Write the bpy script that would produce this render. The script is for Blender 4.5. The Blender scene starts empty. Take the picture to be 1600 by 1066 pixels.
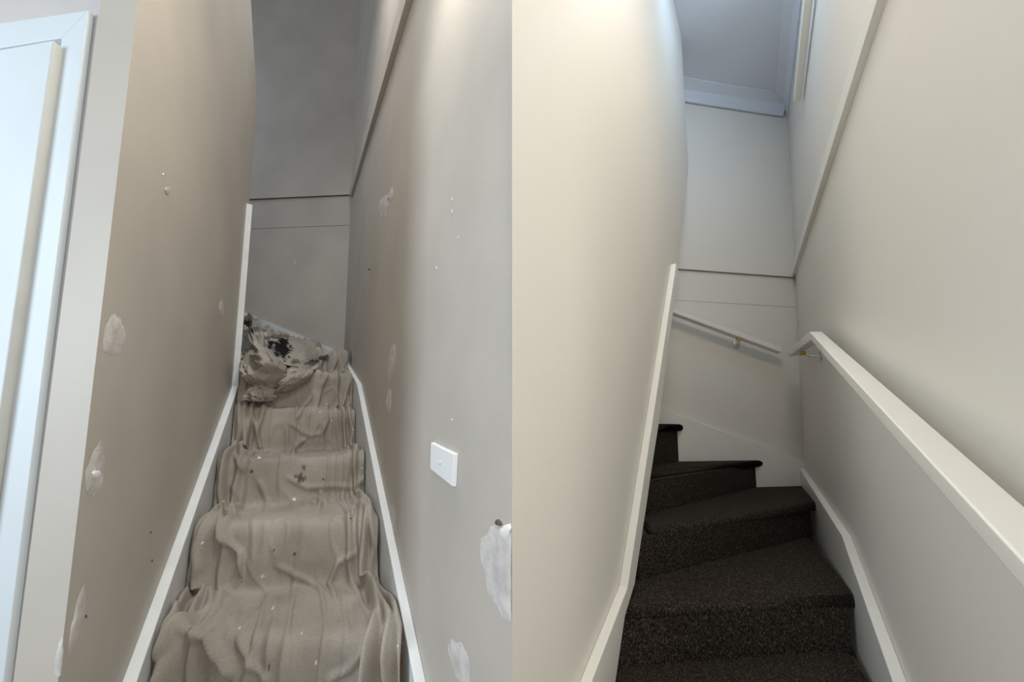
import bpy, bmesh, math, random
import numpy as np
from mathutils import Vector

random.seed(4)
rng = np.random.default_rng(7)
sc = bpy.context.scene
C = sc.collection

# ------------------------------------------------------------------ camera
EYE = 1.75                     # eye height above the hall floor
F = 520.0                      # focal length in pixels of the 1600 x 1066 frame
HZ = 668.0                     # eye-level line
TILT = math.atan(0.0925)       # camera looks slightly up
PY = HZ - F * math.tan(TILT)
cam_d = bpy.data.cameras.new('camera'); cam = bpy.data.objects.new('camera', cam_d); C.objects.link(cam)
cam.location = (0, 0, EYE)
cam.rotation_euler = (math.pi / 2 + TILT, 0, 0)
cam_d.sensor_fit = 'HORIZONTAL'; cam_d.sensor_width = 36.0
cam_d.lens = F * 36.0 / 1600.0
cam_d.shift_y = (PY - 533.0) / 1600.0
cam_d.clip_start = 0.02; cam_d.clip_end = 100
sc.camera = cam

# ------------------------------------------------------------------ light and exposure
sc.view_settings.view_transform = 'Standard'
sc.view_settings.look = 'None'
sc.view_settings.gamma = 1.0
sc.view_settings.use_curve_mapping = False
sc.view_settings.exposure = 0.35
world = bpy.data.worlds.new('sky'); sc.world = world
world.use_nodes = True
bg = world.node_tree.nodes['Background']
bg.inputs[0].default_value = (0.90, 0.95, 1.0, 1)
bg.inputs[1].default_value = 0.32

def area(name, loc, target, size, size_y, power, col):
    d = bpy.data.lights.new(name, 'AREA'); d.shape = 'RECTANGLE'; d.size = size; d.size_y = size_y
    d.energy = power; d.color = col
    o = bpy.data.objects.new(name, d); C.objects.link(o)
    o.location = loc
    o.rotation_euler = (Vector(target) - Vector(loc)).to_track_quat('-Z', 'Y').to_euler()
    return o

# ------------------------------------------------------------------ geometry helpers
ct, st = math.cos(TILT), math.sin(TILT)
def ray(x, y):
    X, Y, Z = (x - 800) / F, 1.0, -(y - PY) / F
    return np.array([X, Y * ct - Z * st, Y * st + Z * ct])
def A3(*p): return np.array(p, float)
class Plane:
    """a wall or floor plane in coordinates with the eye at the origin; n points into the room"""
    def __init__(s, P, n): s.P = np.array(P, float); s.n = np.array(n, float); s.n /= np.linalg.norm(s.n)
    def off(s, d): return Plane(s.P + s.n * d, s.n)
    def hit(s, px):
        d = ray(*px); return d * (s.P @ s.n) / (d @ s.n)
    def seg(s, a, b):                       # where the line a-b meets the plane
        d = b - a; return a + d * (((s.P - a) @ s.n) / (d @ s.n))
    def at(s, Y, Z):                        # point of an upright plane at depth Y, height Z
        return A3(s.P[0] - (s.n[1] * (Y - s.P[1]) + s.n[2] * (Z - s.P[2])) / s.n[0], Y, Z)
def proj(p):                                # numpy (...,3) -> pixel
    Y = p[..., 1] * ct + p[..., 2] * st; Z = -p[..., 1] * st + p[..., 2] * ct
    return np.stack([800 + F * p[..., 0] / Y, PY - F * Z / Y], -1)
UP = A3(0, 0, 1)
def w(p): return (float(p[0]), float(p[1]), float(p[2]) + EYE)

def mesh_obj(name, verts, faces, mat, parent=None, smooth=False, raw=False):
    me = bpy.data.meshes.new(name)
    me.from_pydata([tuple(map(float, v)) if raw else w(v) for v in verts], [], faces)
    me.validate()
    bm = bmesh.new(); bm.from_mesh(me)
    bmesh.ops.recalc_face_normals(bm, faces=bm.faces); bm.to_mesh(me); bm.free()
    if smooth:
        for p in me.polygons: p.use_smooth = True
    me.materials.append(mat)
    o = bpy.data.objects.new(name, me); C.objects.link(o)
    if parent is not None: o.parent = parent
    return o
def prism(name, poly, vec, mat, parent=None):
    n = len(poly); vec = np.array(vec, float)
    v = [np.array(p, float) for p in poly] + [np.array(p, float) + vec for p in poly]
    f = [tuple(range(n)), tuple(range(2 * n - 1, n - 1, -1))] + [(i, (i + 1) % n, n + (i + 1) % n, n + i) for i in range(n)]
    return mesh_obj(name, v, f, mat, parent)
def bevel(o, width, segs=2, angle=0.6):
    m = o.modifiers.new('bevel', 'BEVEL'); m.width = width; m.segments = segs; m.limit_method = 'ANGLE'; m.angle_limit = angle
    for p in o.data.polygons: p.use_smooth = True
    try:
        wn = o.modifiers.new('wn', 'WEIGHTED_NORMAL'); wn.keep_sharp = True
    except Exception: pass
    return o
def tube(name, pts, r, mat, parent=None, seg=14):
    pts = [np.array(p, float) for p in pts]; n = len(pts)
    vs, fs = [], []
    t0 = pts[1] - pts[0]; ref = UP if abs(t0[2]) < 0.8 * np.linalg.norm(t0) else A3(1, 0, 0)
    for i, p in enumerate(pts):
        t = pts[min(i + 1, n - 1)] - pts[max(i - 1, 0)]; t /= np.linalg.norm(t)
        a = np.cross(t, ref); a /= np.linalg.norm(a); b = np.cross(t, a)
        rr = r[i] if isinstance(r, (list, tuple)) else r
        for k in range(seg):
            q = 2 * math.pi * k / seg
            vs.append(p + rr * (math.cos(q) * a + math.sin(q) * b))
    for i in range(n - 1):
        for k in range(seg):
            fs.append((i * seg + k, i * seg + (k + 1) % seg, (i + 1) * seg + (k + 1) % seg, (i + 1) * seg + k))
    fs.append(tuple(range(seg))); fs.append(tuple(range((n - 1) * seg, n * seg)))
    o = mesh_obj(name, vs, fs, mat, parent)
    for p in o.data.polygons: p.use_smooth = len(p.vertices) == 4
    return o
def empty(name, p):
    o = bpy.data.objects.new(name, None); C.objects.link(o); o.empty_display_size = 0.05
    return o
def tag(o, label, cat, group=None, kind=None):
    o['label'] = label; o['category'] = cat
    if group: o['group'] = group
    if kind: o['kind'] = kind
    return o

# ------------------------------------------------------------------ materials
def mat(name, col, rough=0.6, var=0.06, vscale=3.0, bump=0.0, bscale=120.0, spec=0.4, metal=0.0, sheen=0.0):
    m = bpy.data.materials.new(name); m.use_nodes = True
    nt = m.node_tree; b = nt.nodes['Principled BSDF']; L = nt.links.new
    b.inputs['Roughness'].default_value = rough; b.inputs['Specular IOR Level'].default_value = spec
    b.inputs['Metallic'].default_value = metal
    tc = nt.nodes.new('ShaderNodeTexCoord')
    nz = nt.nodes.new('ShaderNodeTexNoise'); nz.inputs['Scale'].default_value = vscale; nz.inputs['Detail'].default_value = 5
    L(tc.outputs['Object'], nz.inputs['Vector'])
    rp = nt.nodes.new('ShaderNodeValToRGB')
    rp.color_ramp.elements[0].position = 0.3; rp.color_ramp.elements[1].position = 0.7
    rp.color_ramp.elements[0].color = tuple(c * (1 - var) for c in col) + (1,)
    rp.color_ramp.elements[1].color = tuple(min(1, c * (1 + var)) for c in col) + (1,)
    L(nz.outputs['Fac'], rp.inputs['Fac']); L(rp.outputs['Color'], b.inputs['Base Color'])
    if bump > 0:
        n2 = nt.nodes.new('ShaderNodeTexNoise'); n2.inputs['Scale'].default_value = bscale; n2.inputs['Detail'].default_value = 3
        L(tc.outputs['Object'], n2.inputs['Vector'])
        bp = nt.nodes.new('ShaderNodeBump'); bp.inputs['Strength'].default_value = bump; bp.inputs['Distance'].default_value = 0.003
        L(n2.outputs['Fac'], bp.inputs['Height']); L(bp.outputs['Normal'], b.inputs['Normal'])
    return m
M = {}
M['taupe'] = mat('old taupe wall paint', (0.50, 0.466, 0.415), 0.55, 0.07, 2.2, 0.12, 90)
M['hall_paint'] = mat('old pale wall paint', (0.56, 0.53, 0.51), 0.6, 0.04, 4, 0.12, 160)
M['cream'] = mat('fresh cream wall paint', (0.79, 0.755, 0.69), 0.5, 0.012, 2.0, 0.10, 220)
M['white_old'] = mat('worn white gloss paint', (0.74, 0.77, 0.78), 0.4, 0.05, 9, 0.05, 60)
M['white_new'] = mat('fresh off white gloss paint', (0.84, 0.82, 0.76), 0.35, 0.015, 6, 0.03, 60)
M['ceiling'] = mat('ceiling white', (0.72, 0.74, 0.78), 0.7, 0.02, 3)
M['door_white'] = mat('white door paint', (0.66, 0.715, 0.745), 0.4, 0.02, 5)
M['door_edge'] = mat('greyed door edge', (0.56, 0.56, 0.53), 0.6, 0.06, 8)
M['plastic'] = mat('white plastic', (0.84, 0.85, 0.86), 0.35, 0.01, 5)
M['filler'] = mat('white wall filler', (0.60, 0.575, 0.55), 0.85, 0.16, 26, 0.5, 70)
M['filler_white'] = mat('bright wall filler', (0.80, 0.80, 0.78), 0.85, 0.05, 30, 0.3, 80)
M['mark'] = mat('dark wall mark', (0.12, 0.10, 0.09), 0.9, 0.3, 60)
M['chrome'] = mat('chrome', (0.75, 0.75, 0.76), 0.15, 0.02, 5, metal=1.0)
M['brass'] = mat('yellow brass', (0.62, 0.43, 0.10), 0.35, 0.15, 60, metal=0.6)
M['stair_wood'] = mat('bare stair timber', (0.20, 0.16, 0.12), 0.8, 0.2, 8)
M['floor'] = mat('hall floor boards', (0.42, 0.36, 0.29), 0.6, 0.12, 4)

# dark speckled carpet
m = bpy.data.materials.new('dark brown carpet'); m.use_nodes = True
nt = m.node_tree; b = nt.nodes['Principled BSDF']; L = nt.links.new
b.inputs['Roughness'].default_value = 0.95; b.inputs['Specular IOR Level'].default_value = 0.1
tc = nt.nodes.new('ShaderNodeTexCoord')
mp = nt.nodes.new('ShaderNodeMapping'); mp.inputs['Scale'].default_value = (1, 1, 0.45); L(tc.outputs['Object'], mp.inputs['Vector'])
n1 = nt.nodes.new('ShaderNodeTexNoise'); n1.inputs['Scale'].default_value = 250; n1.inputs['Detail'].default_value = 3; n1.inputs['Roughness'].default_value = 0.7
L(mp.outputs[0], n1.inputs['Vector'])
rp = nt.nodes.new('ShaderNodeValToRGB'); e = rp.color_ramp.elements
e[0].position = 0.40; e[0].color = (0.012, 0.009, 0.007, 1); e[1].position = 0.70; e[1].color = (0.20, 0.165, 0.132, 1)
x = e.new(0.54); x.color = (0.050, 0.040, 0.031, 1)
L(n1.outputs['Fac'], rp.inputs['Fac']); L(rp.outputs['Color'], b.inputs['Base Color'])
bp = nt.nodes.new('ShaderNodeBump'); bp.inputs['Strength'].default_value = 0.9; bp.inputs['Distance'].default_value = 0.005
L(n1.outputs['Fac'], bp.inputs['Height']); L(bp.outputs['Normal'], b.inputs['Normal'])
M['carpet'] = m

# stained canvas drop cloth: weave, blotches and paint specks; big stains and a painted dark gap come from a mesh attribute
m = bpy.data.materials.new('stained canvas'); m.use_nodes = True
nt = m.node_tree; b = nt.nodes['Principled BSDF']; L = nt.links.new
b.inputs['Roughness'].default_value = 0.95; b.inputs['Specular IOR Level'].default_value = 0.1
tc = nt.nodes.new('ShaderNodeTexCoord')
n1 = nt.nodes.new('ShaderNodeTexNoise'); n1.inputs['Scale'].default_value = 3.5; n1.inputs['Detail'].default_value = 6; L(tc.outputs['Object'], n1.inputs['Vector'])
rp = nt.nodes.new('ShaderNodeValToRGB'); e = rp.color_ramp.elements
e[0].position = 0.3; e[0].color = (0.37, 0.335, 0.29, 1); e[1].position = 0.7; e[1].color = (0.53, 0.49, 0.435, 1)
L(n1.outputs['Fac'], rp.inputs['Fac'])
n2 = nt.nodes.new('ShaderNodeTexNoise'); n2.inputs['Scale'].default_value = 160; n2.inputs['Detail'].default_value = 2; L(tc.outputs['Object'], n2.inputs['Vector'])
mx0 = nt.nodes.new('ShaderNodeMixRGB'); mx0.blend_type = 'MULTIPLY'; mx0.inputs['Fac'].default_value = 0.35
L(rp.outputs['Color'], mx0.inputs[1]); L(n2.outputs['Fac'], mx0.inputs[2])
vo = nt.nodes.new('ShaderNodeTexVoronoi'); vo.inputs['Scale'].default_value = 15; vo.inputs['Randomness'].default_value = 1.0
nd = nt.nodes.new('ShaderNodeTexNoise'); nd.inputs['Scale'].default_value = 30; L(tc.outputs['Object'], nd.inputs['Vector'])
mm = nt.nodes.new('ShaderNodeMixRGB'); mm.inputs['Fac'].default_value = 0.05; L(tc.outputs['Object'], mm.inputs[1]); L(nd.outputs['Color'], mm.inputs[2]); L(mm.outputs[0], vo.inputs['Vector'])
sp = nt.nodes.new('ShaderNodeMath'); sp.operation = 'LESS_THAN'; sp.inputs[1].default_value = 0.075; L(vo.outputs['Distance'], sp.inputs[0])
sel = nt.nodes.new('ShaderNodeSeparateColor'); L(vo.outputs['Color'], sel.inputs[0])
gt = nt.nodes.new('ShaderNodeMath'); gt.operation = 'GREATER_THAN'; gt.inputs[1].default_value = 0.72; L(sel.outputs[0], gt.inputs[0])
gd = nt.nodes.new('ShaderNodeMath'); gd.operation = 'LESS_THAN'; gd.inputs[1].default_value = 0.14; L(sel.outputs[0], gd.inputs[0])
ml = nt.nodes.new('ShaderNodeMath'); ml.operation = 'MULTIPLY'; L(sp.outputs[0], ml.inputs[0]); L(gt.outputs[0], ml.inputs[1])
md = nt.nodes.new('ShaderNodeMath'); md.operation = 'MULTIPLY'; L(sp.outputs[0], md.inputs[0]); L(gd.outputs[0], md.inputs[1])
mx1 = nt.nodes.new('ShaderNodeMixRGB'); L(ml.outputs[0], mx1.inputs['Fac']); L(mx0.outputs[0], mx1.inputs[1]); mx1.inputs[2].default_value = (0.72, 0.70, 0.66, 1)
mx2 = nt.nodes.new('ShaderNodeMixRGB'); L(md.outputs[0], mx2.inputs['Fac']); L(mx1.outputs[0], mx2.inputs[1]); mx2.inputs[2].default_value = (0.06, 0.045, 0.035, 1)
at = nt.nodes.new('ShaderNodeAttribute'); at.attribute_name = 'paint'
sx = nt.nodes.new('ShaderNodeSeparateColor'); L(at.outputs['Color'], sx.inputs[0])
mx3 = nt.nodes.new('ShaderNodeMixRGB'); L(sx.outputs[0], mx3.inputs['Fac']); L(mx2.outputs[0], mx3.inputs[1]); mx3.inputs[2].default_value = (0.012, 0.011, 0.012, 1)
mx4 = nt.nodes.new('ShaderNodeMixRGB'); L(sx.outputs[1], mx4.inputs['Fac']); L(mx3.outputs[0], mx4.inputs[1]); mx4.inputs[2].default_value = (0.80, 0.78, 0.75, 1)
L(mx4.outputs[0], b.inputs['Base Color'])
bp = nt.nodes.new('ShaderNodeBump'); bp.inputs['Strength'].default_value = 0.35; bp.inputs['Distance'].default_value = 0.002
L(n2.outputs['Fac'], bp.inputs['Height']); L(bp.outputs['Normal'], b.inputs['Normal'])
M['canvas'] = m

# ------------------------------------------------------------------ planes of the two stairwells
SEAM = 0.70
def uv(x): r = ray(x, HZ); return r[0] / r[1]
uL = uv(478)                                   # run of the old stairwell
uR = uv(1172)                                  # run of the renewed stairwell
# before: right-hand wall, left-hand wall, back wall, hall wall
P_mid = Plane((0, SEAM, 0), (-1, uL, 0))
P_left = Plane((-0.52, 0, 0), (1, -uL, 0))
cornL = P_mid.hit((543, 430))
P_backL = Plane(cornL, (-1 / 16, -1, 0))
hallc = P_left.hit((153, 533))
P_hall = Plane(hallc, (-1 / 9.6, -1, 0))
# after: partition wall (left), right wall, back wall
uP = 0.76; LEAN_P = 0.05; XP = uP * SEAM
P_part = Plane((-XP, 0, 0), (1, -uP, -LEAN_P))
LEAN_R = 0.035; XR = 0.40
P_right = Plane((XR, 0, 0), (-1, uR, LEAN_R))
cornR = P_right.hit((1250, 600))
P_backR = Plane(cornR, (1 / 7, -1, 0))
FLOOR = -EYE
TOP_L = 6.6

# ------------------------------------------------------------------ the setting: old stairwell
# the hall corner is upright; wall_left runs from it into the depth
pl = P_left
far = [pl.hit((392, 0)), pl.hit((402, 160)), pl.hit((390, 312))]
Ye = far[2][1]
poly = [A3(hallc[0], hallc[1], FLOOR), A3(hallc[0], hallc[1], TOP_L), pl.at(far[0][1], TOP_L)] + far + [pl.at(Ye, FLOOR)]
wl = prism('wall_left', poly, A3(-0.10, 0.0, 0), M['taupe']); tag(wl, 'taupe painted stair wall with filler patches, beside the white door', 'wall', kind='structure')
wm = prism('wall_middle', [P_mid.at(SEAM, FLOOR), P_mid.at(SEAM, TOP_L), P_mid.at(cornL[1] + 0.1, TOP_L), P_mid.at(cornL[1] + 0.1, FLOOR)],
           A3(0, 0.20, 0), M['taupe']); tag(wm, 'taupe stair wall carrying the white switch plate and large filler patch', 'wall', kind='structure')
a = P_hall.P; dh = A3(-9.6, 1, 0) / math.hypot(9.6, 1)
wh = prism('wall_hall', [A3(a[0], a[1], FLOOR), A3(a[0], a[1], 2.6), A3(*(a + dh * 2.6)[:2], 2.6), A3(*(a + dh * 2.6)[:2], FLOOR)], A3(-0.12, 0.12, 0), M['hall_paint'])
tag(wh, 'pale pinkish grey hall wall around the white door', 'wall', kind='structure')
db = A3(-16, 1, 0) / math.hypot(16, 1)
def backL(px, off=0.0): return P_backL.off(off).hit(px)
zt = backL((549, 306))[2]; zj = backL((547, 351.5))[2]
cr = P_mid.seg(A3(*cornL), A3(*cornL) + db)   # corner
def bl(s, z, off=0.0): q = cornL + db * s + P_backL.n * off; return A3(q[0], q[1], z)
WB = 2.6
lower = prism('wall_back', [bl(-0.1, FLOOR), bl(-0.1, zj - 0.006), bl(WB, zj - 0.006), bl(WB, FLOOR)], A3(0, 0.1, 0), M['taupe'])
tag(lower, 'shaded taupe wall at the turn of the cloth covered stairs', 'wall', kind='structure')
prism('joint_panel', [bl(-0.1, zj), bl(-0.1, zt + 0.05), bl(WB, zt + 0.05), bl(WB, zj)], A3(0, 0.1, 0), M['taupe'], lower)
prism('joint_gap', [bl(-0.1, zj - 0.02, -0.008), bl(-0.1, zj + 0.02, -0.008), bl(WB, zj + 0.02, -0.008), bl(WB, zj - 0.02, -0.008)], A3(0, 0.05, 0), M['mark'], lower)
upper = prism('wall_upper_back', [bl(-0.1, zt, 0.02), bl(-0.1, TOP_L, 0.02), bl(WB, TOP_L, 0.02), bl(WB, zt, 0.02)], A3(0, 0.11, 0), M['taupe'])
tag(upper, 'upper stairwell wall above the dark ledge, over the cloth covered turn', 'wall', kind='structure')
prism('edge_board', [bl(-0.02, zt, 0.028), bl(-0.02, zt + 0.085, 0.028), bl(WB, zt + 0.085, 0.028), bl(WB, zt, 0.028)], A3(0, 0.02, 0), M['taupe'], upper)
# ledge board along the taupe right-hand wall
def strip(name, plane, a0, a1, b0, b1, th, mt, label, back=0.15, fwd=0.0):
    p = [plane.hit(a0), plane.hit(a1), plane.hit(b1), plane.hit(b0)]
    p[0] = p[0] + (p[0] - p[3]) * fwd; p[1] = p[1] + (p[1] - p[2]) * fwd
    o = prism(name, p, plane.n * th, mt); return tag(o, label, 'trim', kind='structure')
strip('trim_1', P_mid, (645, 0), (634, 0), (551, 309), (549.5, 300), 0.03, M['taupe'], 'narrow taupe ledge board climbing the wall above the switch plate', fwd=0.4)

def board(name, plane, top, depth, th, mt, label):
    """stringer or skirting fixed on a wall: top edge polyline in 3D on the plane"""
    n = len(top); inn = plane.n * th
    v = []; f = []
    for p in top: v += [p, p + inn, p - UP * depth + inn, p - UP * depth]
    for i in range(n - 1):
        for k in range(4): f.append((4 * i + k, 4 * i + (k + 1) % 4, 4 * i + 4 + (k + 1) % 4, 4 * i + 4 + k))
    f.append((0, 1, 2, 3)); f.append(tuple(4 * (n - 1) + k for k in range(4)))
    o = mesh_obj(name, v, f, mt); bevel(o, 0.004, 2)
    return tag(o, label, 'skirting', kind='structure')
def board2(name, plane, top, low, th, mt, label):
    """stringer with its own lower edge; top runs down the wall, low runs back up"""
    inn = plane.n * th
    o = prism(name, list(top) + list(low), inn, mt); bevel(o, 0.004, 2)
    return tag(o, label, 'skirting', kind='structure')
def ext(top, k=0.3): return top + [top[-1] + (top[-1] - top[-2]) * k]
TS = 0.035
b1 = board('trim_2', P_left, ext([P_left.hit(p) for p in ((385, 317), (362, 604), (190, 1066))]), 0.75, TS, M['white_old'], 'white stair stringer rising to a tall end along the taupe wall by the door')
b2 = board('trim_3', P_mid, ext([P_mid.hit(p) for p in ((538, 556), (565, 600), (666, 1066))]), 0.6, TS, M['white_old'], 'scuffed white stair stringer below the white switch plate')
b3 = board('trim_4', P_backL, [backL((537.5, 553)), backL((385, 489)), backL((360, 478))], 0.5, TS, M['white_old'], 'white skirting slanting up the shaded wall behind the heaped cloth')
# the passage that the old stairs turn into
side = bl(WB, 0)
wt = prism('wall_turn', [A3(side[0], side[1], FLOOR), A3(side[0], side[1], 2.3), A3(side[0], side[1] - 1.9, 2.3), A3(side[0], side[1] - 1.9, FLOOR)], A3(-0.1, 0, 0), M['taupe'])
tag(wt, 'taupe wall closing the turned flight behind the stair wall', 'wall', kind='structure')

cl_ = prism('ceiling_stairwell', [A3(-6, 1.0, TOP_L), A3(0.6, 1.0, TOP_L), A3(0.6, 5, TOP_L), A3(-6, 5, TOP_L)], A3(0, 0, 0.08), M['ceiling'])
tag(cl_, 'ceiling high over the cloth covered stairs', 'ceiling', kind='structure')
# ------------------------------------------------------------------ the setting: renewed stairwell
zc = P_backR.hit((1231, 170))[2]
CEIL = zc
pp = P_part
fr = [pp.hit((1061, 0)), pp.hit((1076, 262)), pp.hit((1056, 415))]
def part_seam(z): return A3(0, (XP - (-LEAN_P) * -z) / uP if False else (XP - LEAN_P * z) / uP, z)
poly = [part_seam(FLOOR), part_seam(CEIL + 0.1), pp.at(fr[0][1], CEIL + 0.1)] + fr + [pp.hit(p) for p in ((1043, 533), (1024, 660), (1000, 806), (984, 913))]
poly += [pp.at(poly[-1][1], FLOOR)]
wp = prism('wall_partition', poly, A3(0, 0.14, 0), M['cream']); tag(wp, 'smooth cream wall with the tall off white stringer, facing the handrail', 'wall', kind='structure')
Yc = cornR[1]
wr = prism('wall_right', [P_right.at(0.05, FLOOR), P_right.at(0.05, CEIL + 0.1), P_right.at(Yc + 0.35, CEIL + 0.1), P_right.at(Yc + 0.35, FLOOR)], A3(0.10, 0, 0), M['cream'])
tag(wr, 'smooth cream wall carrying the long off white handrail', 'wall', kind='structure')
dr = A3(7, 1, 0) / math.hypot(7, 1)
def br(s, z, off=0.0): q = cornR + dr * s + P_backR.n * off; return A3(q[0], q[1], z)
def backR(px, off=0.0): return P_backR.off(off).hit(px)
zt = backR((1241, 434.5))[2]; zj = backR((1242, 480))[2]
WR = -1.7
lowr = prism('wall_far', [br(0.2, FLOOR), br(0.2, zj - 0.003), br(WR, zj - 0.003), br(WR, FLOOR)], A3(0, 0.1, 0), M['cream'])
tag(lowr, 'cream wall at the turn of the carpeted stairs behind the short handrail', 'wall', kind='structure')
prism('joint_panel', [br(0.2, zj), br(0.2, zt + 0.04), br(WR, zt + 0.04), br(WR, zj)], A3(0, 0.1, 0), M['cream'], lowr)
prism('joint_gap', [br(0.2, zj - 0.01, -0.004), br(0.2, zj + 0.01, -0.004), br(WR, zj + 0.01, -0.004), br(WR, zj - 0.01, -0.004)], A3(0, 0.05, 0), M['door_edge'], lowr)
upr = prism('wall_upper_far', [br(0.2, zt, 0.006), br(0.2, CEIL + 0.1, 0.006), br(WR, CEIL + 0.1, 0.006), br(WR, zt, 0.006)], A3(0, 0.11, 0), M['cream'])
tag(upr, 'upper cream wall between the ledge and the ceiling cornice', 'wall', kind='structure')
prism('edge_board', [br(0.1, zt, 0.017), br(0.1, zt + 0.045, 0.017), br(WR, zt + 0.045, 0.017), br(WR, zt, 0.017)], A3(0, 0.02, 0), M['cream'], upr)
strip('trim_5', P_right, (1386, 0), (1372, 0), (1241, 436), (1240, 424), 0.022, M['white_new'], 'narrow cream ledge board climbing the wall above the handrail', fwd=0.5)
Pin = P_part.off(0.03)
low = [Pin.hit(p) - P_part.n * 0.03 for p in ((962, 1066), (977, 963), (992, 913), (1008, 806), (1019, 730), (1031, 653), (1046, 533), (1060, 424))]
low = [low[0] + (low[0] - low[1]) * 0.3] + low
b4 = board2('trim_6', P_part, ext([P_part.hit(p) for p in ((1048, 413), (967, 915), (905, 1066))]), low, 0.03, M['white_new'], 'tall off white stringer up the cream wall beside the carpeted steps')
b5 = board('trim_7', P_right, ext([P_right.hit(p) for p in ((1255, 729), (1331, 839), (1418, 1066))]), 0.5, 0.03, M['white_new'], 'off white skirting with a bend below the long handrail')
b6 = board('trim_8', P_backR, [backR((1254, 721)), backR((1031, 639)), backR((1000, 628))], 0.55, 0.03, M['white_new'], 'deep off white skirting slanting up the wall behind the carpeted steps')
ce = prism('ceiling', [br(WR, CEIL), A3(br(WR, 0)[0] - 0.2, -0.2, CEIL), A3(1.2, -0.2, CEIL), br(0.4, CEIL)], A3(0, 0, 0.08), M['ceiling'])
tag(ce, 'pale ceiling over the carpeted stairs', 'ceiling', kind='structure')
def cove(name, plane, p0, p1, size, mt, parent):
    pr = [(0, 0), (0.012, 0), (0.02, 0.25 * size), (0.4 * size, 0.7 * size), (0.85 * size, size - 0.012), (size, size - 0.008), (size, size), (0, size)]
    v = []; f = []
    for p in (p0, p1):
        for d, h in pr: v.append(p + plane.n * d + UP * (h - size))
    n = len(pr); f = [(i, (i + 1) % n, n + (i + 1) % n, n + i) for i in range(n)] + [tuple(range(n)), tuple(range(n, 2 * n))]
    return mesh_obj(name, v, f, mt, parent)
cv = cove('trim_9', P_backR, br(0.02, CEIL, 0.012), br(WR, CEIL, 0.012), 0.10, M['ceiling'], None)
tag(cv, 'coved cornice between upper cream wall and ceiling', 'cornice', kind='structure')
q = P_right.at(0.1, CEIL); q2 = P_right.at(Yc, CEIL)
cv2 = cove('trim_10', P_right, q, q2, 0.09, M['ceiling'], None)
tag(cv2, 'coved cornice along the top of the handrail wall', 'cornice', kind='structure')
# slim gloss batten along the wall just below the cornice
pt = [P_right.off(0.05).hit(p) for p in ((1254, 0), (1239.5, 150))]
pt[0] = pt[0] + (pt[0] - pt[1]) * 0.8
bt = prism('trim_11', [pt[0], pt[0] - UP * 0.05, pt[1] - UP * 0.05, pt[1]], -P_right.n * 0.035, M['white_new']); bevel(bt, 0.005)
tag(bt, 'slim glossy white batten high on the wall under the cornice', 'batten', kind='structure')

# hall floor under both flights
fl = prism('floor', [A3(-6, -3, FLOOR), A3(5, -3, FLOOR), A3(5, 6, FLOOR), A3(-6, 6, FLOOR)], A3(0, 0, -0.05), M['floor'])
tag(fl, 'hall floor below both stairs', 'floor', kind='structure')

# ------------------------------------------------------------------ door in the hall wall
door = tag(empty('door_1', hallc), 'white door with wide white architrave in the pale hall wall', 'door', kind='structure')
AR = 0.014
Pa = P_hall.off(AR); Pd = P_hall.off(AR + 0.018)
def extrap(plane, p, q, y):                # follow the pixel edge p-q down to row y
    t = (y - p[1]) / (q[1] - p[1]); return plane.hit((p[0] + (q[0] - p[0]) * t, y))
tr, brr = Pa.hit((137, 16)), extrap(Pa, (137, 16), (72, 533), 1180)
ti, bi = Pa.hit((96, 59)), extrap(Pa, (96, 59), (33, 533), 1180)
hl = Pa.hit((-260, 74)); hli = Pa.hit((-260, 118))
bevel(prism('side_architrave', [tr, brr, bi, ti], -P_hall.n * AR, M['door_white'], door), 0.002)
bevel(prism('head_architrave', [tr, ti, hli, hl], -P_hall.n * AR, M['door_white'], door), 0.002)
lt, lb = Pd.hit((82, 64)), extrap(Pd, (82, 64), (14, 533), 1180)
ltl = Pd.hit((-260, 124)); lbl = lb + (ltl - lt)
leaf = prism('door_leaf', [lt, lb, lbl, ltl], -P_hall.n * 0.03, M['door_white'], door)
prism('door_edge_strip', [lt + A3(0.0005, 0, 0), lb + A3(0.0005, 0, 0), lb + A3(0.0005, 0, 0) - P_hall.n * 0.03, lt + A3(0.0005, 0, 0) - P_hall.n * 0.03], A3(0.002, 0, 0), M['door_edge'], leaf)

# ------------------------------------------------------------------ filler patches and marks
def patch(parent, plane, cx, cy, rx, ry, ang=0, mt='filler', n=26, rough=0.18, off=0.0012, name='filler_patch'):
    v = []; ph = [random.uniform(0, 6.28) for _ in range(5)]; ca, sa = math.cos(ang), math.sin(ang)
    for ring, sc_ in ((1.0, 0.0), (0.82, 1.0), (0.0, 1.0)):
        for k in range(n if sc_ == 0 or ring > 0 else 1):
            q = 2 * math.pi * k / n
            r = 1 + rough * (math.sin(2 * q + ph[0]) * .5 + math.sin(3 * q + ph[1]) * .5 + math.sin(7 * q + ph[2]) * .35 + math.sin(11 * q + ph[3]) * .25)
            dx, dy = rx * r * ring * math.cos(q), ry * r * ring * math.sin(q)
            v.append(plane.off(off * sc_ + 0.0003).hit((min(cx + dx * ca - dy * sa, 799.3) if plane is P_mid else cx + dx * ca - dy * sa, cy + dx * sa + dy * ca)))
    f = [(k, (k + 1) % n, n + (k + 1) % n, n + k) for k in range(n)] + [(n + k, n + (k + 1) % n, 2 * n) for k in range(n)]
    return mesh_obj(name, v, f, M[mt], parent, smooth=True)
PLX, PMX = P_left, P_mid
for a in ((178, 525, 16, 34, 0.1), (149, 737, 13, 44, 0.12), (121, 968, 8, 52, 0.2), (346, 482, 4, 13, 0.03)): patch(wl, P_left, *a)
patch(wl, P_left, 150, 742, 7, 9, 0.4, 'filler_white', off=0.0022)
patch(wl, P_left, 262, 298, 5, 7, 0.2, 'taupe'); patch(wl, P_left, 255, 273, 1.5, 2, 0, 'filler_white')
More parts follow.
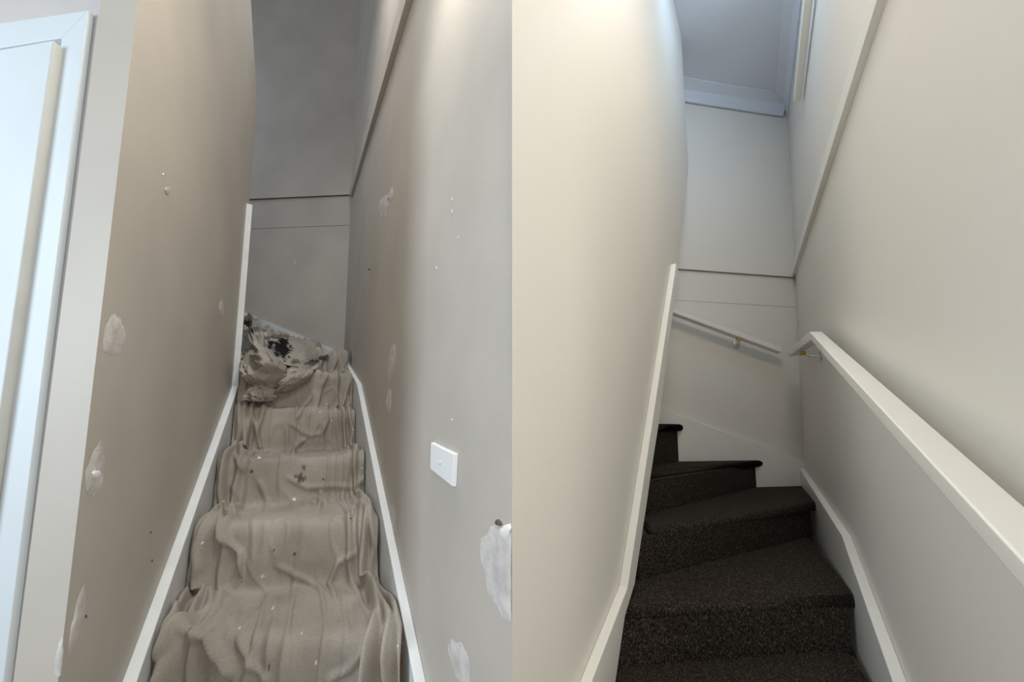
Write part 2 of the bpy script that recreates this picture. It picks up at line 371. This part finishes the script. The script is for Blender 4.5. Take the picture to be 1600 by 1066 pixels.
patch(wh, P_hall, 92, 1030, 6, 34, 0.1)
for a in ((612, 564, 5.5, 27, 0.10), (607.5, 627, 4, 21, 0.03), (614, 808, 4.5, 24, -0.1), (719, 1036, 13, 42, -0.25), (600, 322, 8, 20, 0.25), (610, 306, 4, 13, 0.3), (792, 893, 36, 78, -0.18)):
    patch(wm, P_mid, *a)
patch(wm, P_mid, 790, 830, 9, 11, 0.5, 'filler_white', off=0.003)
for a in ((706.5, 312, .8, 3.5), (706.5, 331, .8, 3.5), (716, 371, .8, 1.8), (682, 419, 1, 2.6), (706, 656, 1.2, 1.6)): patch(wm, P_mid, *a, 0, 'filler_white')
for a in ((779, 817, 6, 5), (632, 947, 1.2, 1.6), (577, 421, 2, 1.2)): patch(wm, P_mid, *a, 0.3, 'mark', name='plug_hole')
for a in ((461, 410, 2.2, 2.6),): patch(lower, P_backL, *a, 0, 'filler')
for a in ((135, 963, 1.2, 2.5), (236, 832, 1, 2), (238, 876, 1, 2)): patch(wl, P_left, *a, 0, 'mark', name='plug_hole')

# ------------------------------------------------------------------ switch plate on the taupe wall
sw = tag(empty('switch_plate', None), 'white plastic switch plate with one small round button on taupe wall', 'switch')
Pf = P_mid.off(0.013)
fc = [Pf.hit(p) for p in ((673, 692), (709, 710), (706, 760), (672, 733))]
bk = [P_mid.off(0.0005).seg(p, p + P_mid.n) for p in fc]
cen = sum(fc) / 4
bk = [b_ + (b_ - (sum(bk) / 4)) * 0.05 for b_ in bk]
bevel(mesh_obj('plate', fc + bk, [(0, 1, 2, 3), (7, 6, 5, 4), (0, 4, 5, 1), (1, 5, 6, 2), (2, 6, 7, 3), (3, 7, 4, 0)], M['plastic'], sw), 0.002)
bc = Pf.hit((688, 723)); nn = P_mid.n
tube('collar', [bc - nn * 0.001, bc + nn * 0.002], 0.0065, M['door_edge'], sw, 20)
bevel(tube('button', [bc, bc + nn * 0.004], 0.005, M['plastic'], sw, 20), 0.001)

# ------------------------------------------------------------------ carpeted winder stairs
st_r = tag(empty('staircase', None), 'dark brown carpeted winder stairs between off white skirtings', 'staircase')
Zl = dict(A=-0.81, B=-0.625, C=-0.435, D=-0.235, E=0.015)
Pi = P_part.off(0.024); Ri = P_right.off(0.024); Bi = P_backR.off(0.024)
def zhit(px, z): return Plane((0, 0, z), (0, 0, 1)).hit(px)
def line_lr(pl_, pr_, z, right=None):
    a_, b_ = zhit(pl_, z), zhit(pr_, z)
    def cross(plane): 
        return plane.seg(a_, b_)
    l_, r_ = cross(Pi), cross(right or Ri)
    return l_, r_
lines = {}
lines['Ab'] = line_lr((971, 1052), (1342, 1024), Zl['A'])
lines['Bf'] = line_lr((980, 952), (1338, 932), Zl['B'])
lines['Bb'] = line_lr((993, 915), (1275, 841), Zl['B'])
lines['Cf'] = line_lr((1005, 828), (1273, 786), Zl['C'])
lines['Cb'] = line_lr((1007, 806), (1187, 761), Zl['C'], Bi)
lines['Cb'] = (lines['Cb'][0] + (lines['Cb'][0] - lines['Cb'][1]) * 0.22, lines['Cb'][1])
# D and E end on the back skirting
dfr = Bi.hit((1193, 719)); Zl['D'] = dfr[2]
dfl = zhit((1017, 737), Zl['D']); dfl = dfl + (dfl - dfr) * 0.20
efr = Bi.hit((1068, 663)); Zl['E'] = efr[2]
for k, v in lines.items(): print(k, v[0].round(3), v[1].round(3))
print('D', dfl, dfr, 'E', efr, 'corner', cornR, 'far', [p.round(3) for p in fr], 'CEIL', CEIL)
ccorner = A3(*Ri.seg(br(0, Zl['C'], 0.024), br(0.2, Zl['C'], 0.024)))
def tread(name, outline, nose, z, th=0.05, parent=st_r):
    """outline: plan points, nose: number of first edge points that form the front edge (rounded)"""
    bm = bmesh.new()
    top = [bm.verts.new(w(A3(p[0], p[1], z))) for p in outline]
    bot = [bm.verts.new(w(A3(p[0], p[1], z - th))) for p in outline]
    n = len(outline)
    bm.faces.new(top); bm.faces.new(bot[::-1])
    for i in range(n): bm.faces.new((top[i], bot[i], bot[(i + 1) % n], top[(i + 1) % n]))
    bm.edges.ensure_lookup_table()
    es = [e_ for e_ in bm.edges if (set(e_.verts) == {top[0], top[1]} or set(e_.verts) == {bot[0], bot[1]})]
    bmesh.ops.bevel(bm, geom=es, offset=0.021, segments=5, profile=0.5, affect='EDGES')
    bmesh.ops.recalc_face_normals(bm, faces=bm.faces)
    me = bpy.data.meshes.new(name); bm.to_mesh(me); bm.free()
    for p in me.polygons: p.use_smooth = True
    me.materials.append(M['carpet'])
    o = bpy.data.objects.new(name, me); C.objects.link(o); o.parent = parent
    m_ = o.modifiers.new('wn', 'WEIGHTED_NORMAL')
    return o
def riser(l_, r_, z0, z1, parent=st_r, inset=0.028):
    back = np.cross(r_ - l_, UP); back /= np.linalg.norm(back)
    if back[1] < 0: back = -back
    l_, r_ = l_ + back * inset, r_ + back * inset
    return prism('riser', [A3(l_[0], l_[1], z0), A3(r_[0], r_[1], z0), A3(r_[0], r_[1], z1), A3(l_[0], l_[1], z1)], back * 0.03, M['carpet'], parent)
def beh(p, q, d=0.055):
    n_ = np.cross(q - p, UP); n_ /= np.linalg.norm(n_)
    if n_[1] < 0: n_ = -n_
    return [q + n_ * d, p + n_ * d]
# lower steps, mostly below the frame
run = (lines['Bf'][0] - lines['Bf'][1])
stepv = A3(-uR, -1, 0) * 0.27
Af = [p + stepv for p in lines['Ab']]; Af = [Pi.seg(Af[0], Af[1]), Ri.seg(Af[0], Af[1])]
tread('tread', [Af[0], Af[1], *beh(*lines['Ab'])], 2, Zl['A'])
riser(Af[0] + A3(0, .02, 0), Af[1] + A3(0, .02, 0), Zl['A'] - 0.2, Zl['A'] - 0.03)
riser(*lines['Ab'], Zl['A'] - 0.02, Zl['B'] - 0.03)
tread('tread', [lines['Bf'][0], lines['Bf'][1], *beh(*lines['Bb'])], 2, Zl['B'])
riser(*lines['Bb'], Zl['B'] - 0.02, Zl['C'] - 0.03)
tread('tread', [lines['Cf'][0], lines['Cf'][1], ccorner, *beh(*lines['Cb'])], 2, Zl['C'])
riser(*lines['Cb'], Zl['C'] - 0.02, Zl['D'] - 0.03, inset=0.008)
def xy(x, Y, z): u_ = ray(x, HZ); return A3(u_[0] / u_[1] * Y, Y, z)
eb = Bi.hit((1061, 712)); eb[2] = Zl['D']; el = xy(990, 1.95, Zl['D'])
efl = xy(1005, 1.95, Zl['E'])
tread('tread', [dfl, dfr, eb + A3(-.02, .02, 0), el + A3(-.02, .03, 0)], 2, Zl['D'])
riser(el, eb, Zl['D'] - 0.02, Zl['E'] - 0.03, inset=0.0)
tread('tread', [efl, efr, br(WR + .1, 0, .024), A3(efl[0] - 0.3, efl[1] + .3, 0)], 2, Zl['E'])
# carcass under the steps
for nm, z, ol in (('A', Zl['A'], [*lines['Ab'], ccorner, el]), ):
    prism('carcass', [A3(p[0], p[1], z - 0.06) for p in ol], A3(0, 0, -(z - 0.06 - FLOOR) + 0.01), M['stair_wood'], st_r)
prism('carcass', [A3(p[0], p[1], Zl['A'] - 0.15) for p in (Af[0] + A3(0, .06, 0), Af[1] + A3(0, .06, 0), lines['Ab'][1], lines['Ab'][0])], A3(0, 0, -(Zl['A'] - 0.15 - FLOOR) + 0.01), M['stair_wood'], st_r)

# ------------------------------------------------------------------ handrails
hr = tag(empty('handrail', None), 'long off white square handrail with a bend, on the right of the carpeted stairs', 'handrail')
Po, Pn = P_right.off(0.045), P_right.off(0.105)
def bar(name, O, I, B, mt, parent):
    """bar through sections; O outer top, I inner top, B inner bottom"""
    v = []; f = []
    for o_, i_, b_ in zip(O, I, B): v += [o_, i_, b_, o_ + (b_ - i_)]
    n = len(O)
    for i in range(n - 1):
        for k in range(4): f.append((4 * i + k, 4 * i + (k + 1) % 4, 4 * i + 4 + (k + 1) % 4, 4 * i + 4 + k))
    f += [(0, 1, 2, 3), tuple(4 * (n - 1) + k for k in range(4))]
    return bevel(mesh_obj(name, v, f, mt, parent), 0.004, 2)
K_o, K_i, K_b = Po.hit((1284, 518)), Pn.hit((1265, 518)), Pn.hit((1267, 532))
N_o, N_i, N_b = Po.hit((1600, 790)), Pn.hit((1600, 878)), Pn.hit((1600, 923))
print('rail', K_o, K_i, K_b, N_o, N_i, N_b)
k = 0.15
bar('rail', [K_o, N_o + (N_o - K_o) * k], [K_i, N_i + (N_i - K_i) * k], [K_b, N_b + (N_b - K_b) * k], M['white_new'], hr)
E_i, E_b = Pn.hit((1229, 550)), Pn.hit((1232, 558))
print('railend', E_i, E_b)
E_o = E_i + (K_o - K_i)
bar('top_rail', [K_o, E_o], [K_i, E_i], [K_b, E_b], M['white_new'], hr)
def bracket(parent, wallp, railp, plane):
    g = []
    nrm = plane.n
    br_ = tube('bracket', [wallp + nrm * 0.0005, wallp + nrm * 0.004, wallp + nrm * 0.007], [0.028, 0.028, 0.018], M['chrome'], parent, 24)
    mid = wallp + nrm * 0.045
    pts = []
    a0, a1, a2 = wallp + nrm * 0.004, mid - UP * 0.004, railp - UP * 0.004
    for i in range(13):
        t = i / 12; pts.append(a0 * (1 - t) ** 2 + 2 * a1 * t * (1 - t) + a2 * t * t)
    tube('arm', pts, 0.0055, M['chrome'], br_, 12)
    bevel(tube('saddle', [railp - UP * 0.022, railp - UP * 0.001], 0.015, M['brass'], br_, 16), 0.003)
brk = Plane(K_b, np.cross(E_b - K_b, P_right.n)).off(0)
mid_b = K_b * 0.42 + E_b * 0.58 - P_right.n * 0.03
wallp = P_right.seg(mid_b - UP * 0.035, mid_b - UP * 0.035 + P_right.n)
bracket(hr, wallp, mid_b, P_right)
hb = tag(empty('handrail', None), 'short slanting off white handrail on the wall at the stair turn', 'handrail')
Pb1, Pb2 = P_backR.off(0.10), P_backR.off(0.055)
R_t, R_b = Pb1.hit((1223, 543)), Pb1.hit((1221.5, 551))
L_t, L_b = Pb1.hit((1040, 477.5)), Pb1.hit((1040, 484.5))
sh = -P_backR.n * 0.045
bar('rail', [L_t + sh, R_t + sh], [L_t, R_t], [L_b, R_b], M['white_new'], hb)
rp_ = Pb1.off(-0.022).hit((1154, 527.5)); wp_ = P_backR.hit((1151, 539))
bracket(hb, wp_, rp_, P_backR)

# ------------------------------------------------------------------ covered stairs and the drop cloth
t_ = TS + 0.004
Li = P_left.off(t_); Mi = P_mid.off(t_)
zs = [-1.05, -0.745, -0.455, -0.185, 0.125, 0.43, 0.74, 1.04]
noseL = [Li.at(1.06, zs[0])] + [Li.hit(p) for p in ((256, 978), (307, 815), (343, 712), (366, 645), (371, 610))]
noseR = [Mi.at(1.00, zs[0])] + [Mi.hit(p) for p in ((634, 998), (591, 832), (569, 722), (555, 640), (550, 594))]
for i, z in enumerate(zs[:6]):
    noseL[i][2] = z; noseR[i][2] = z
nl = Li.at(Ye - 0.02, 0)
def xy0(x, Y, z): u_ = ray(x, HZ); return A3(u_[0] / u_[1] * Y, Y, z)
noseL += [xy0(378, 2.62, zs[6]), xy0(374, 3.25, zs[7])]
r6 = Mi.hit((541, 572)); r6[2] = zs[6]
r7 = P_backL.off(t_).hit((497, 541)); r7[2] = zs[7]
noseR += [r6, r7]
for i in range(len(zs)): print('nose', i, noseL[i].round(3), noseR[i].round(3))
sc_l = tag(empty('staircase', None), 'stairs hidden under the stained canvas drop cloth', 'staircase')
for i in range(len(zs)):
    a_, b_ = noseL[i], noseR[i]
    if i + 1 < len(zs): c_, d_ = noseR[i + 1], noseL[i + 1]
    else: c_, d_ = bl(1.3, 0, t_), bl(1.6, 0, t_)
    ins = A3(0, 0.03, 0)
    z = zs[i] - 0.02
    prism('step', [A3(*(p + q_)[:2], z) for p, q_ in ((a_, ins), (b_, ins), (c_, ins * 1.5), (d_, ins * 1.5))], A3(0, 0, FLOOR + 0.01 - z), M['stair_wood'], sc_l)

# path of the cloth down the steps, for both edges
def path(noses, fr_=0.86):
    P = []
    for i in range(len(noses)):
        if i > 0:
            b_ = noses[i].copy(); b_[2] = noses[i - 1][2]
            P.append((b_ + (noses[i - 1] - noses[i]) * A3(0.10, 0.10, 0)))
        P.append(noses[i].copy())
    return P
pL, pR = path(noseL), path(noseR)
endL, endR = bl(1.55, zs[7] + 0.22, t_), bl(0.75, zs[7] - 0.02, t_)
pL.append(endL); pR.append(endR)
NT, NS = 560, 200
lens = [0.5 * (np.linalg.norm(pL[i + 1] - pL[i]) + np.linalg.norm(pR[i + 1] - pR[i])) for i in range(len(pL) - 1)]
cum = np.concatenate([[0], np.cumsum(lens)]); total = cum[-1]
tt = np.linspace(0, total, NT)
def resample(P):
    P = np.array(P); out = np.stack([np.interp(tt, cum, P[:, k]) for k in range(3)], 1)
    sg = 0.038 / (total / NT); kx = np.arange(-30, 31); g = np.exp(-0.5 * (kx / sg) ** 2); g /= g.sum()
    pad = np.concatenate([np.repeat(out[:1], 30, 0) + (out[:1] - out[1:2]) * np.arange(30, 0, -1)[:, None], out, np.repeat(out[-1:], 30, 0)])
    return np.stack([np.convolve(pad[:, k], g, 'valid') for k in range(3)], 1)
SL, SR = resample(pL), resample(pR)
ss = np.linspace(0, 1, NS)
G = SL[:, None, :] * (1 - ss)[None, :, None] + SR[:, None, :] * ss[None, :, None]
G[..., 2] += 0.008
def vnoise(x, y, seed):
    r_ = np.random.default_rng(seed); tb = r_.random((256, 256))
    xi, yi = np.floor(x).astype(int), np.floor(y).astype(int); fx, fy = x - xi, y - yi
    fx = fx * fx * (3 - 2 * fx); fy = fy * fy * (3 - 2 * fy)
    g = lambda i, j: tb[i % 256, j % 256]
    return (g(xi, yi) * (1 - fx) + g(xi + 1, yi) * fx) * (1 - fy) + (g(xi, yi + 1) * (1 - fx) + g(xi + 1, yi + 1) * fx) * fy
du = np.gradient(G, axis=0); dv = np.gradient(G, axis=1)
Nn = np.cross(dv, du); Nn /= np.linalg.norm(Nn, axis=-1, keepdims=True) + 1e-9
if Nn[NT // 2, NS // 2, 2] < 0: Nn = -Nn
Tm, Sm = np.meshgrid(tt, ss, indexing='ij')
px = proj(G)
H = np.zeros_like(Tm)
Wd = 0.85
H += 0.012 * (vnoise(Tm * 5, Sm * 4, 1) - 0.5) + 0.010 * (vnoise(Tm * 9, Sm * 9, 2) - 0.5)
# soft pull folds running down the flight
wand = 0.10 * (vnoise(Tm * 1.7, Sm * 2, 3) - 0.5) + 0.03 * (vnoise(Tm * 6, Sm * 3, 13) - 0.5)
rid = 1 - np.abs(2 * vnoise(Tm * 1.6 + 40, (Sm + wand) * 13, 4) - 1)
H += 0.013 * np.clip(rid - 0.62, 0, 1) / 0.38 * (0.35 + vnoise(Tm * 2, Sm * 3, 5))
dg = 1 - np.abs(2 * vnoise(Tm * 4.5 + Sm * 6, Sm * 9 - Tm * 2.5, 71) - 1)
H += 0.012 * np.clip(dg - 0.7, 0, 1) / 0.3 * vnoise(Tm * 2 + 9, Sm * 2, 72)
# gathered edges: several long folds close together along both stringers
def fold(s0, amp, width, seed, wob=0.03):
    c_ = s0 + wob * (vnoise(Tm * 2.6, Tm * 0 + seed, seed) - 0.5) * 2 + 0.4 * wob * (vnoise(Tm * 8, Tm * 0 + seed, seed + 50) - 0.5) * 2
    return 1.3 * amp * (0.45 + 1.1 * vnoise(Tm * 3.1, Tm * 0 + 7.3, seed + 100)) * np.exp(-((Sm - c_) / width) ** 2)
for k_, (s0, am, wd_) in enumerate(((0.015, .030, .018), (0.06, .040, .020), (0.115, .028, .022), (0.175, .015, .02), (0.985, .026, .016), (0.945, .036, .018), (0.90, .026, .018), (0.84, .014, .018))):
    H += fold(s0, am, wd_, 20 + k_)
# individual folds followed from place to place on the stairs
def crease(pts, amp, width, end=0.15):
    global H
    pts = np.array([(200 + a_ / 2.2875, 600 + b_ / 2.2875) for a_, b_ in pts])
    best = np.full(Tm.shape, 1e9); tpar = np.zeros_like(Tm)
    n_ = len(pts) - 1
    for i in range(n_):
        a_, b_ = pts[i], pts[i + 1]; d_ = b_ - a_
        u_ = np.clip(((px - a_) @ d_) / (d_ @ d_), 0, 1)
        dist = np.linalg.norm(px - (a_ + u_[..., None] * d_), axis=-1)
        m_ = dist < best; best = np.where(m_, dist, best); tpar = np.where(m_, (i + u_) / n_, tpar)
    taper = np.clip(np.minimum(tpar, 1 - tpar) / end, 0.15, 1)
    H = H + amp * taper * np.exp(-(best / width) ** 2)
for c_ in (
    ([(318, 440), (345, 545), (408, 600), (414, 700)], .030, 3.2), ([(345, 160), (325, 280), (275, 360), (232, 480)], .022, 5),
    ([(440, 92), (462, 185), (478, 262)], .028, 3.2), ([(372, 200), (385, 270), (430, 320)], .022, 3),
    ([(232, 480), (200, 600), (150, 700), (133, 830), (205, 884)], .030, 6), ([(130, 905), (205, 885), (300, 912), (360, 985), (385, 1066)], .032, 5),
    ([(205, 885), (150, 960), (110, 1066)], .030, 5), ([(835, 390), (880, 500), (905, 620), (950, 850), (968, 1066)], .030, 5),
    ([(828, 400), (832, 560), (860, 760), (930, 960)], .026, 4), ([(800, 175), (838, 240), (852, 330), (812, 372)], .030, 4.5),
    ([(812, 372), (740, 365), (640, 372), (560, 330)], .016, 3.5), ([(825, 600), (752, 640), (720, 720), (745, 790)], .024, 3.5),
    ([(640, 195), (600, 220), (585, 270)], .018, 3), ([(690, 375), (682, 460)], .016, 3), ([(880, 850), (865, 960), (862, 1066)], .022, 4),
    ([(700, 1066), (800, 1010), (865, 930)], .024, 5), ([(300, 880), (372, 970), (392, 1040)], .020, 5), ([(395, 900), (450, 1000), (520, 1066)], .014, 5),
    ([(520, 640), (640, 700), (720, 765)], .012, 4), ([(330, 480), (300, 560), (285, 680)], .018, 4), ([(470, 340), (500, 420), (490, 470)], .012, 4),
    ([(705, 60), (712, 130), (690, 185)], .020, 3), ([(650, 40), (600, 130)], .016, 3), ([(560, 130), (640, 185), (700, 180)], .012, 3)):
    crease(*c_)
# heap at the top: bigger crumples
tw = np.clip((Tm - cum[9]) / (0.35), 0, 1)
cr_ = 1 - np.abs(2 * vnoise(Tm * 5 + Sm * 3, Sm * 7 - Tm * 2, 31) - 1)
cr2 = 1 - np.abs(2 * vnoise(Tm * 11 - Sm * 6, Sm * 12 + Tm * 3, 32) - 1)
H += tw * (0.06 * np.clip(cr_ - .45, 0, 1) + 0.045 * np.clip(cr2 - .5, 0, 1)) * (0.5 + 0.9 * (1 - Sm))
G2 = G + Nn * H[..., None]
# keep the cloth between the stringers
for plane in (Li, Mi):
    d_ = (G2 - plane.P) @ plane.n
    G2 = G2 + np.where(d_ < 0.002, 0.002 - d_, 0)[..., None] * plane.n * (G2[..., 1] < Ye if plane is Li else 1)[..., None] if plane is Li else G2 + np.where(d_ < 0.002, 0.002 - d_, 0)[..., None] * plane.n
d_ = (G2 - P_backL.off(TS + .003).P) @ P_backL.n
G2 = G2 + np.where(d_ < 0, -d_, 0)[..., None] * P_backL.n
vs = G2.reshape(-1, 3)
idx = np.arange(NT * NS).reshape(NT, NS)
fs = np.stack([idx[:-1, :-1], idx[:-1, 1:], idx[1:, 1:], idx[1:, :-1]], -1).reshape(-1, 4)
cl = tag(empty('drop_cloth', None), 'stained beige canvas drop cloth draped down the stairs by the switch plate', 'drop cloth')
def cloth_mesh(name, vs, fs, parent):
    me = bpy.data.meshes.new(name)
    vv = vs.copy(); vv[:, 2] += EYE
    me.from_pydata(vv.tolist(), [], fs.tolist())
    for p in me.polygons: p.use_smooth = True
    at_ = me.color_attributes.new('paint', 'FLOAT_COLOR', 'POINT')
    q = proj(vs); col = np.zeros((len(vs), 4)); col[:, 3] = 1
    nz_ = vnoise(q[:, 0] * .55, q[:, 1] * .55, 41); n3 = vnoise(q[:, 0] * .2, q[:, 1] * .2, 42)
    def blob(cx, cy, rx, ry, ch, k_=1.0, rag=0.9):
        d2 = np.sqrt(((q[:, 0] - cx) / rx) ** 2 + ((q[:, 1] - cy) / ry) ** 2) + rag * (nz_ - .5) + .5 * (n3 - .5)
        col[:, ch] = np.maximum(col[:, ch], k_ * np.clip((1.0 - d2) / .2, 0, 1))
    for a_ in ((441, 545, 15, 18), (424, 538, 6, 7), (462, 566, 10, 4, 0, .7), (486, 567, 12, 5, 0, .7), (505, 560, 9, 5, 0, .8), (400, 516, 14, 5, 0, .5), (430, 527, 22, 4, 0, .6), (469, 747, 8, 7, 0, .7), (475, 731, 3, 4, 0, .6),  # dark stains, plus the shaded gap between folds painted in
               (393, 737, 3, 2.6, 0, .9), (421, 1040, 1.6, 9, 0, .8), (461, 866, 1.6, 1.4, 0, .9), (428, 861, 1.4, 1.4, 0, .9), (505, 700, 30, 12, 0, .12)):
        a_ = list(a_); ch = a_[4] if len(a_) > 4 else 0; k_ = a_[5] if len(a_) > 5 else 1
        blob(*a_[:4], ch, k_)
    for a_ in ((460, 781, 3, 2.4), (427, 953, 1.6, 1.6), (484, 1015, 2, 1.4), (495, 1034, 1.4, 1.6), (428, 951, 1, 3), (405, 716, 3, 1.4), (416, 901, 7, 1), (428, 950, 2, 1.2), (375, 982, 1.2, 2.5), (472, 990, 1.2, 2)):
        blob(*a_, 1, 1, 0.5)
    at_.data.foreach_set('color', col.reshape(-1))
    me.materials.append(M['canvas'])
    o = bpy.data.objects.new(name, me); C.objects.link(o); o.parent = parent
    sd = o.modifiers.new('thick', 'SOLIDIFY'); sd.thickness = 0.003; sd.offset = 1
    return o
cloth_mesh('canvas_sheet', vs, fs, cl)

pxg = proj(G2)
def depth_at(x, y):
    d2_ = (pxg[..., 0] - x) ** 2 + (pxg[..., 1] - y) ** 2
    m_ = d2_ < 64
    if not m_.any(): m_ = d2_ <= d2_.min() + 1e-6
    return float(G2[..., 1][m_].min())
def flap(rows, lift, seed, n1=40, n2=40):
    """a loose fold of the cloth: rows of places on it, each lifted off the sheet below"""
    R_ = []
    for row in rows:
        R_.append([(ray(x, y) / ray(x, y)[1]) * (depth_at(x, y) - lf) for (x, y, lf) in row])
    R_ = np.array(R_)
    a_ = np.linspace(0, R_.shape[0] - 1, n1); b_ = np.linspace(0, R_.shape[1] - 1, n2)
    def cub(P, t):                          # Catmull-Rom along axis 0
        i = np.clip(np.floor(t).astype(int), 0, P.shape[0] - 2); f_ = (t - i)[:, None, None]
        g = lambda k: P[np.clip(k, 0, P.shape[0] - 1)]
        p0, p1, p2, p3 = g(i - 1), g(i), g(i + 1), g(i + 2)
        return 0.5 * (2 * p1 + (p2 - p0) * f_ + (2 * p0 - 5 * p1 + 4 * p2 - p3) * f_ ** 2 + (3 * p1 - p0 - 3 * p2 + p3) * f_ ** 3)
    Q = cub(R_, a_); Q = cub(Q.transpose(1, 0, 2), b_).transpose(1, 0, 2)
    A_, B_ = np.meshgrid(a_, b_, indexing='ij')
    rd = 1 - np.abs(2 * vnoise(A_ * 2.6 + B_ * 1.7 + 9, B_ * 4.2 - A_ * 1.5 + 5, seed) - 1)
    Q[..., 1] -= 0.075 * np.clip(rd - .5, 0, 1) + 0.012 * vnoise(A_ * 5, B_ * 5, seed + 1)
    id_ = np.arange(n1 * n2).reshape(n1, n2)
    f_ = np.stack([id_[:-1, :-1], id_[:-1, 1:], id_[1:, 1:], id_[1:, :-1]], -1).reshape(-1, 4)
    return cloth_mesh('loose_fold', Q.reshape(-1, 3), f_, cl)
flap([[(381, 505, .0), (398, 522, .03), (418, 545, .0)], [(380, 540, .02), (405, 552, .05), (450, 572, .02)], [(379, 575, .03), (415, 585, .07), (452, 590, .03)], [(392, 602, .0), (420, 606, .03), (440, 606, .0)]], 0, 61)
flap([[(500, 566, .0), (480, 570, .03), (448, 578, .02)], [(494, 580, .03), (470, 592, .07), (440, 598, .05)], [(478, 598, .0), (452, 612, .01), (428, 614, .0)]], 0, 62)
flap([[(400, 600, .01), (418, 603, .03), (433, 608, .01)], [(388, 615, .02), (412, 617, .06), (434, 620, .03)], [(384, 625, .01), (408, 628, .04), (434, 627, .01)]], 0, 63)
flap([[(420, 527, .0), (455, 527, .02), (492, 535, .0)], [(418, 545, .02), (455, 548, .10), (496, 552, .03)], [(430, 566, .0), (460, 572, .03), (496, 567, .0)]], 0, 64)
# ------------------------------------------------------------------ unseen lights standing in for lamps and windows, some added as fill
def point(name, p, power, col, r=0.12):
    d = bpy.data.lights.new(name, 'POINT'); d.energy = power; d.color = col; d.shadow_soft_size = r
    o = bpy.data.objects.new(name, d); C.objects.link(o); o.location = w(p); return o
area('hall_window_light', (-2.6, -0.75, EYE + 0.6), (-0.3, 1.0, EYE + 0.1), 1.0, 1.6, 41, (0.77, 0.89, 1.0))
area('stair_foot_fill', (-0.80, 1.35, EYE + 3.9), (-0.86, 1.5, 0.5), 0.5, 0.5, 36, (0.94, 0.96, 1.0))  # added overhead fill to brighten cloth and walls; no lamp hangs here
area('stair_wall_fill', (-0.10, 0.80, EYE + 1.75), (-1.25, 1.20, EYE - 0.4), 0.4, 0.4, 14.5, (1.0, 0.92, 0.79))  # warm fill in mid-air, added to brighten wall_left
area('landing_light', (0.42, 0.35, EYE + 2.3), (0.75, 0.9, 0.5), 0.5, 0.5, 13.5, (1.0, 0.95, 0.86))
area('hall_fill', (0.55, -1.4, EYE + 0.5), (1.6, 1.4, EYE), 0.9, 0.9, 20, (1.0, 0.95, 0.86))  # fill added behind the camera to lift the partition wall
area('upper_wall_fill', (0.98, 1.38, EYE + CEIL - 0.12), (2.0, 1.75, EYE + 1.6), 0.25, 0.25, 3.8, (0.48, 0.70, 1.0))  # added cool fill that turns the upper walls bluish; no fixture
area('upstairs_window_light', (0.80, 2.28, EYE + 2.1), (2.2, 1.9, EYE + 2.2), 0.15, 0.8, 0.4, (0.70, 0.84, 1.0))
q_ = bl(2.3, 0); area('upstairs_window_light', (q_[0], q_[1] - 0.9, EYE + 4.6), (-2.3, 4.0, EYE + 4.8), 0.8, 1.2, 2.5, (0.60, 0.78, 1.0))
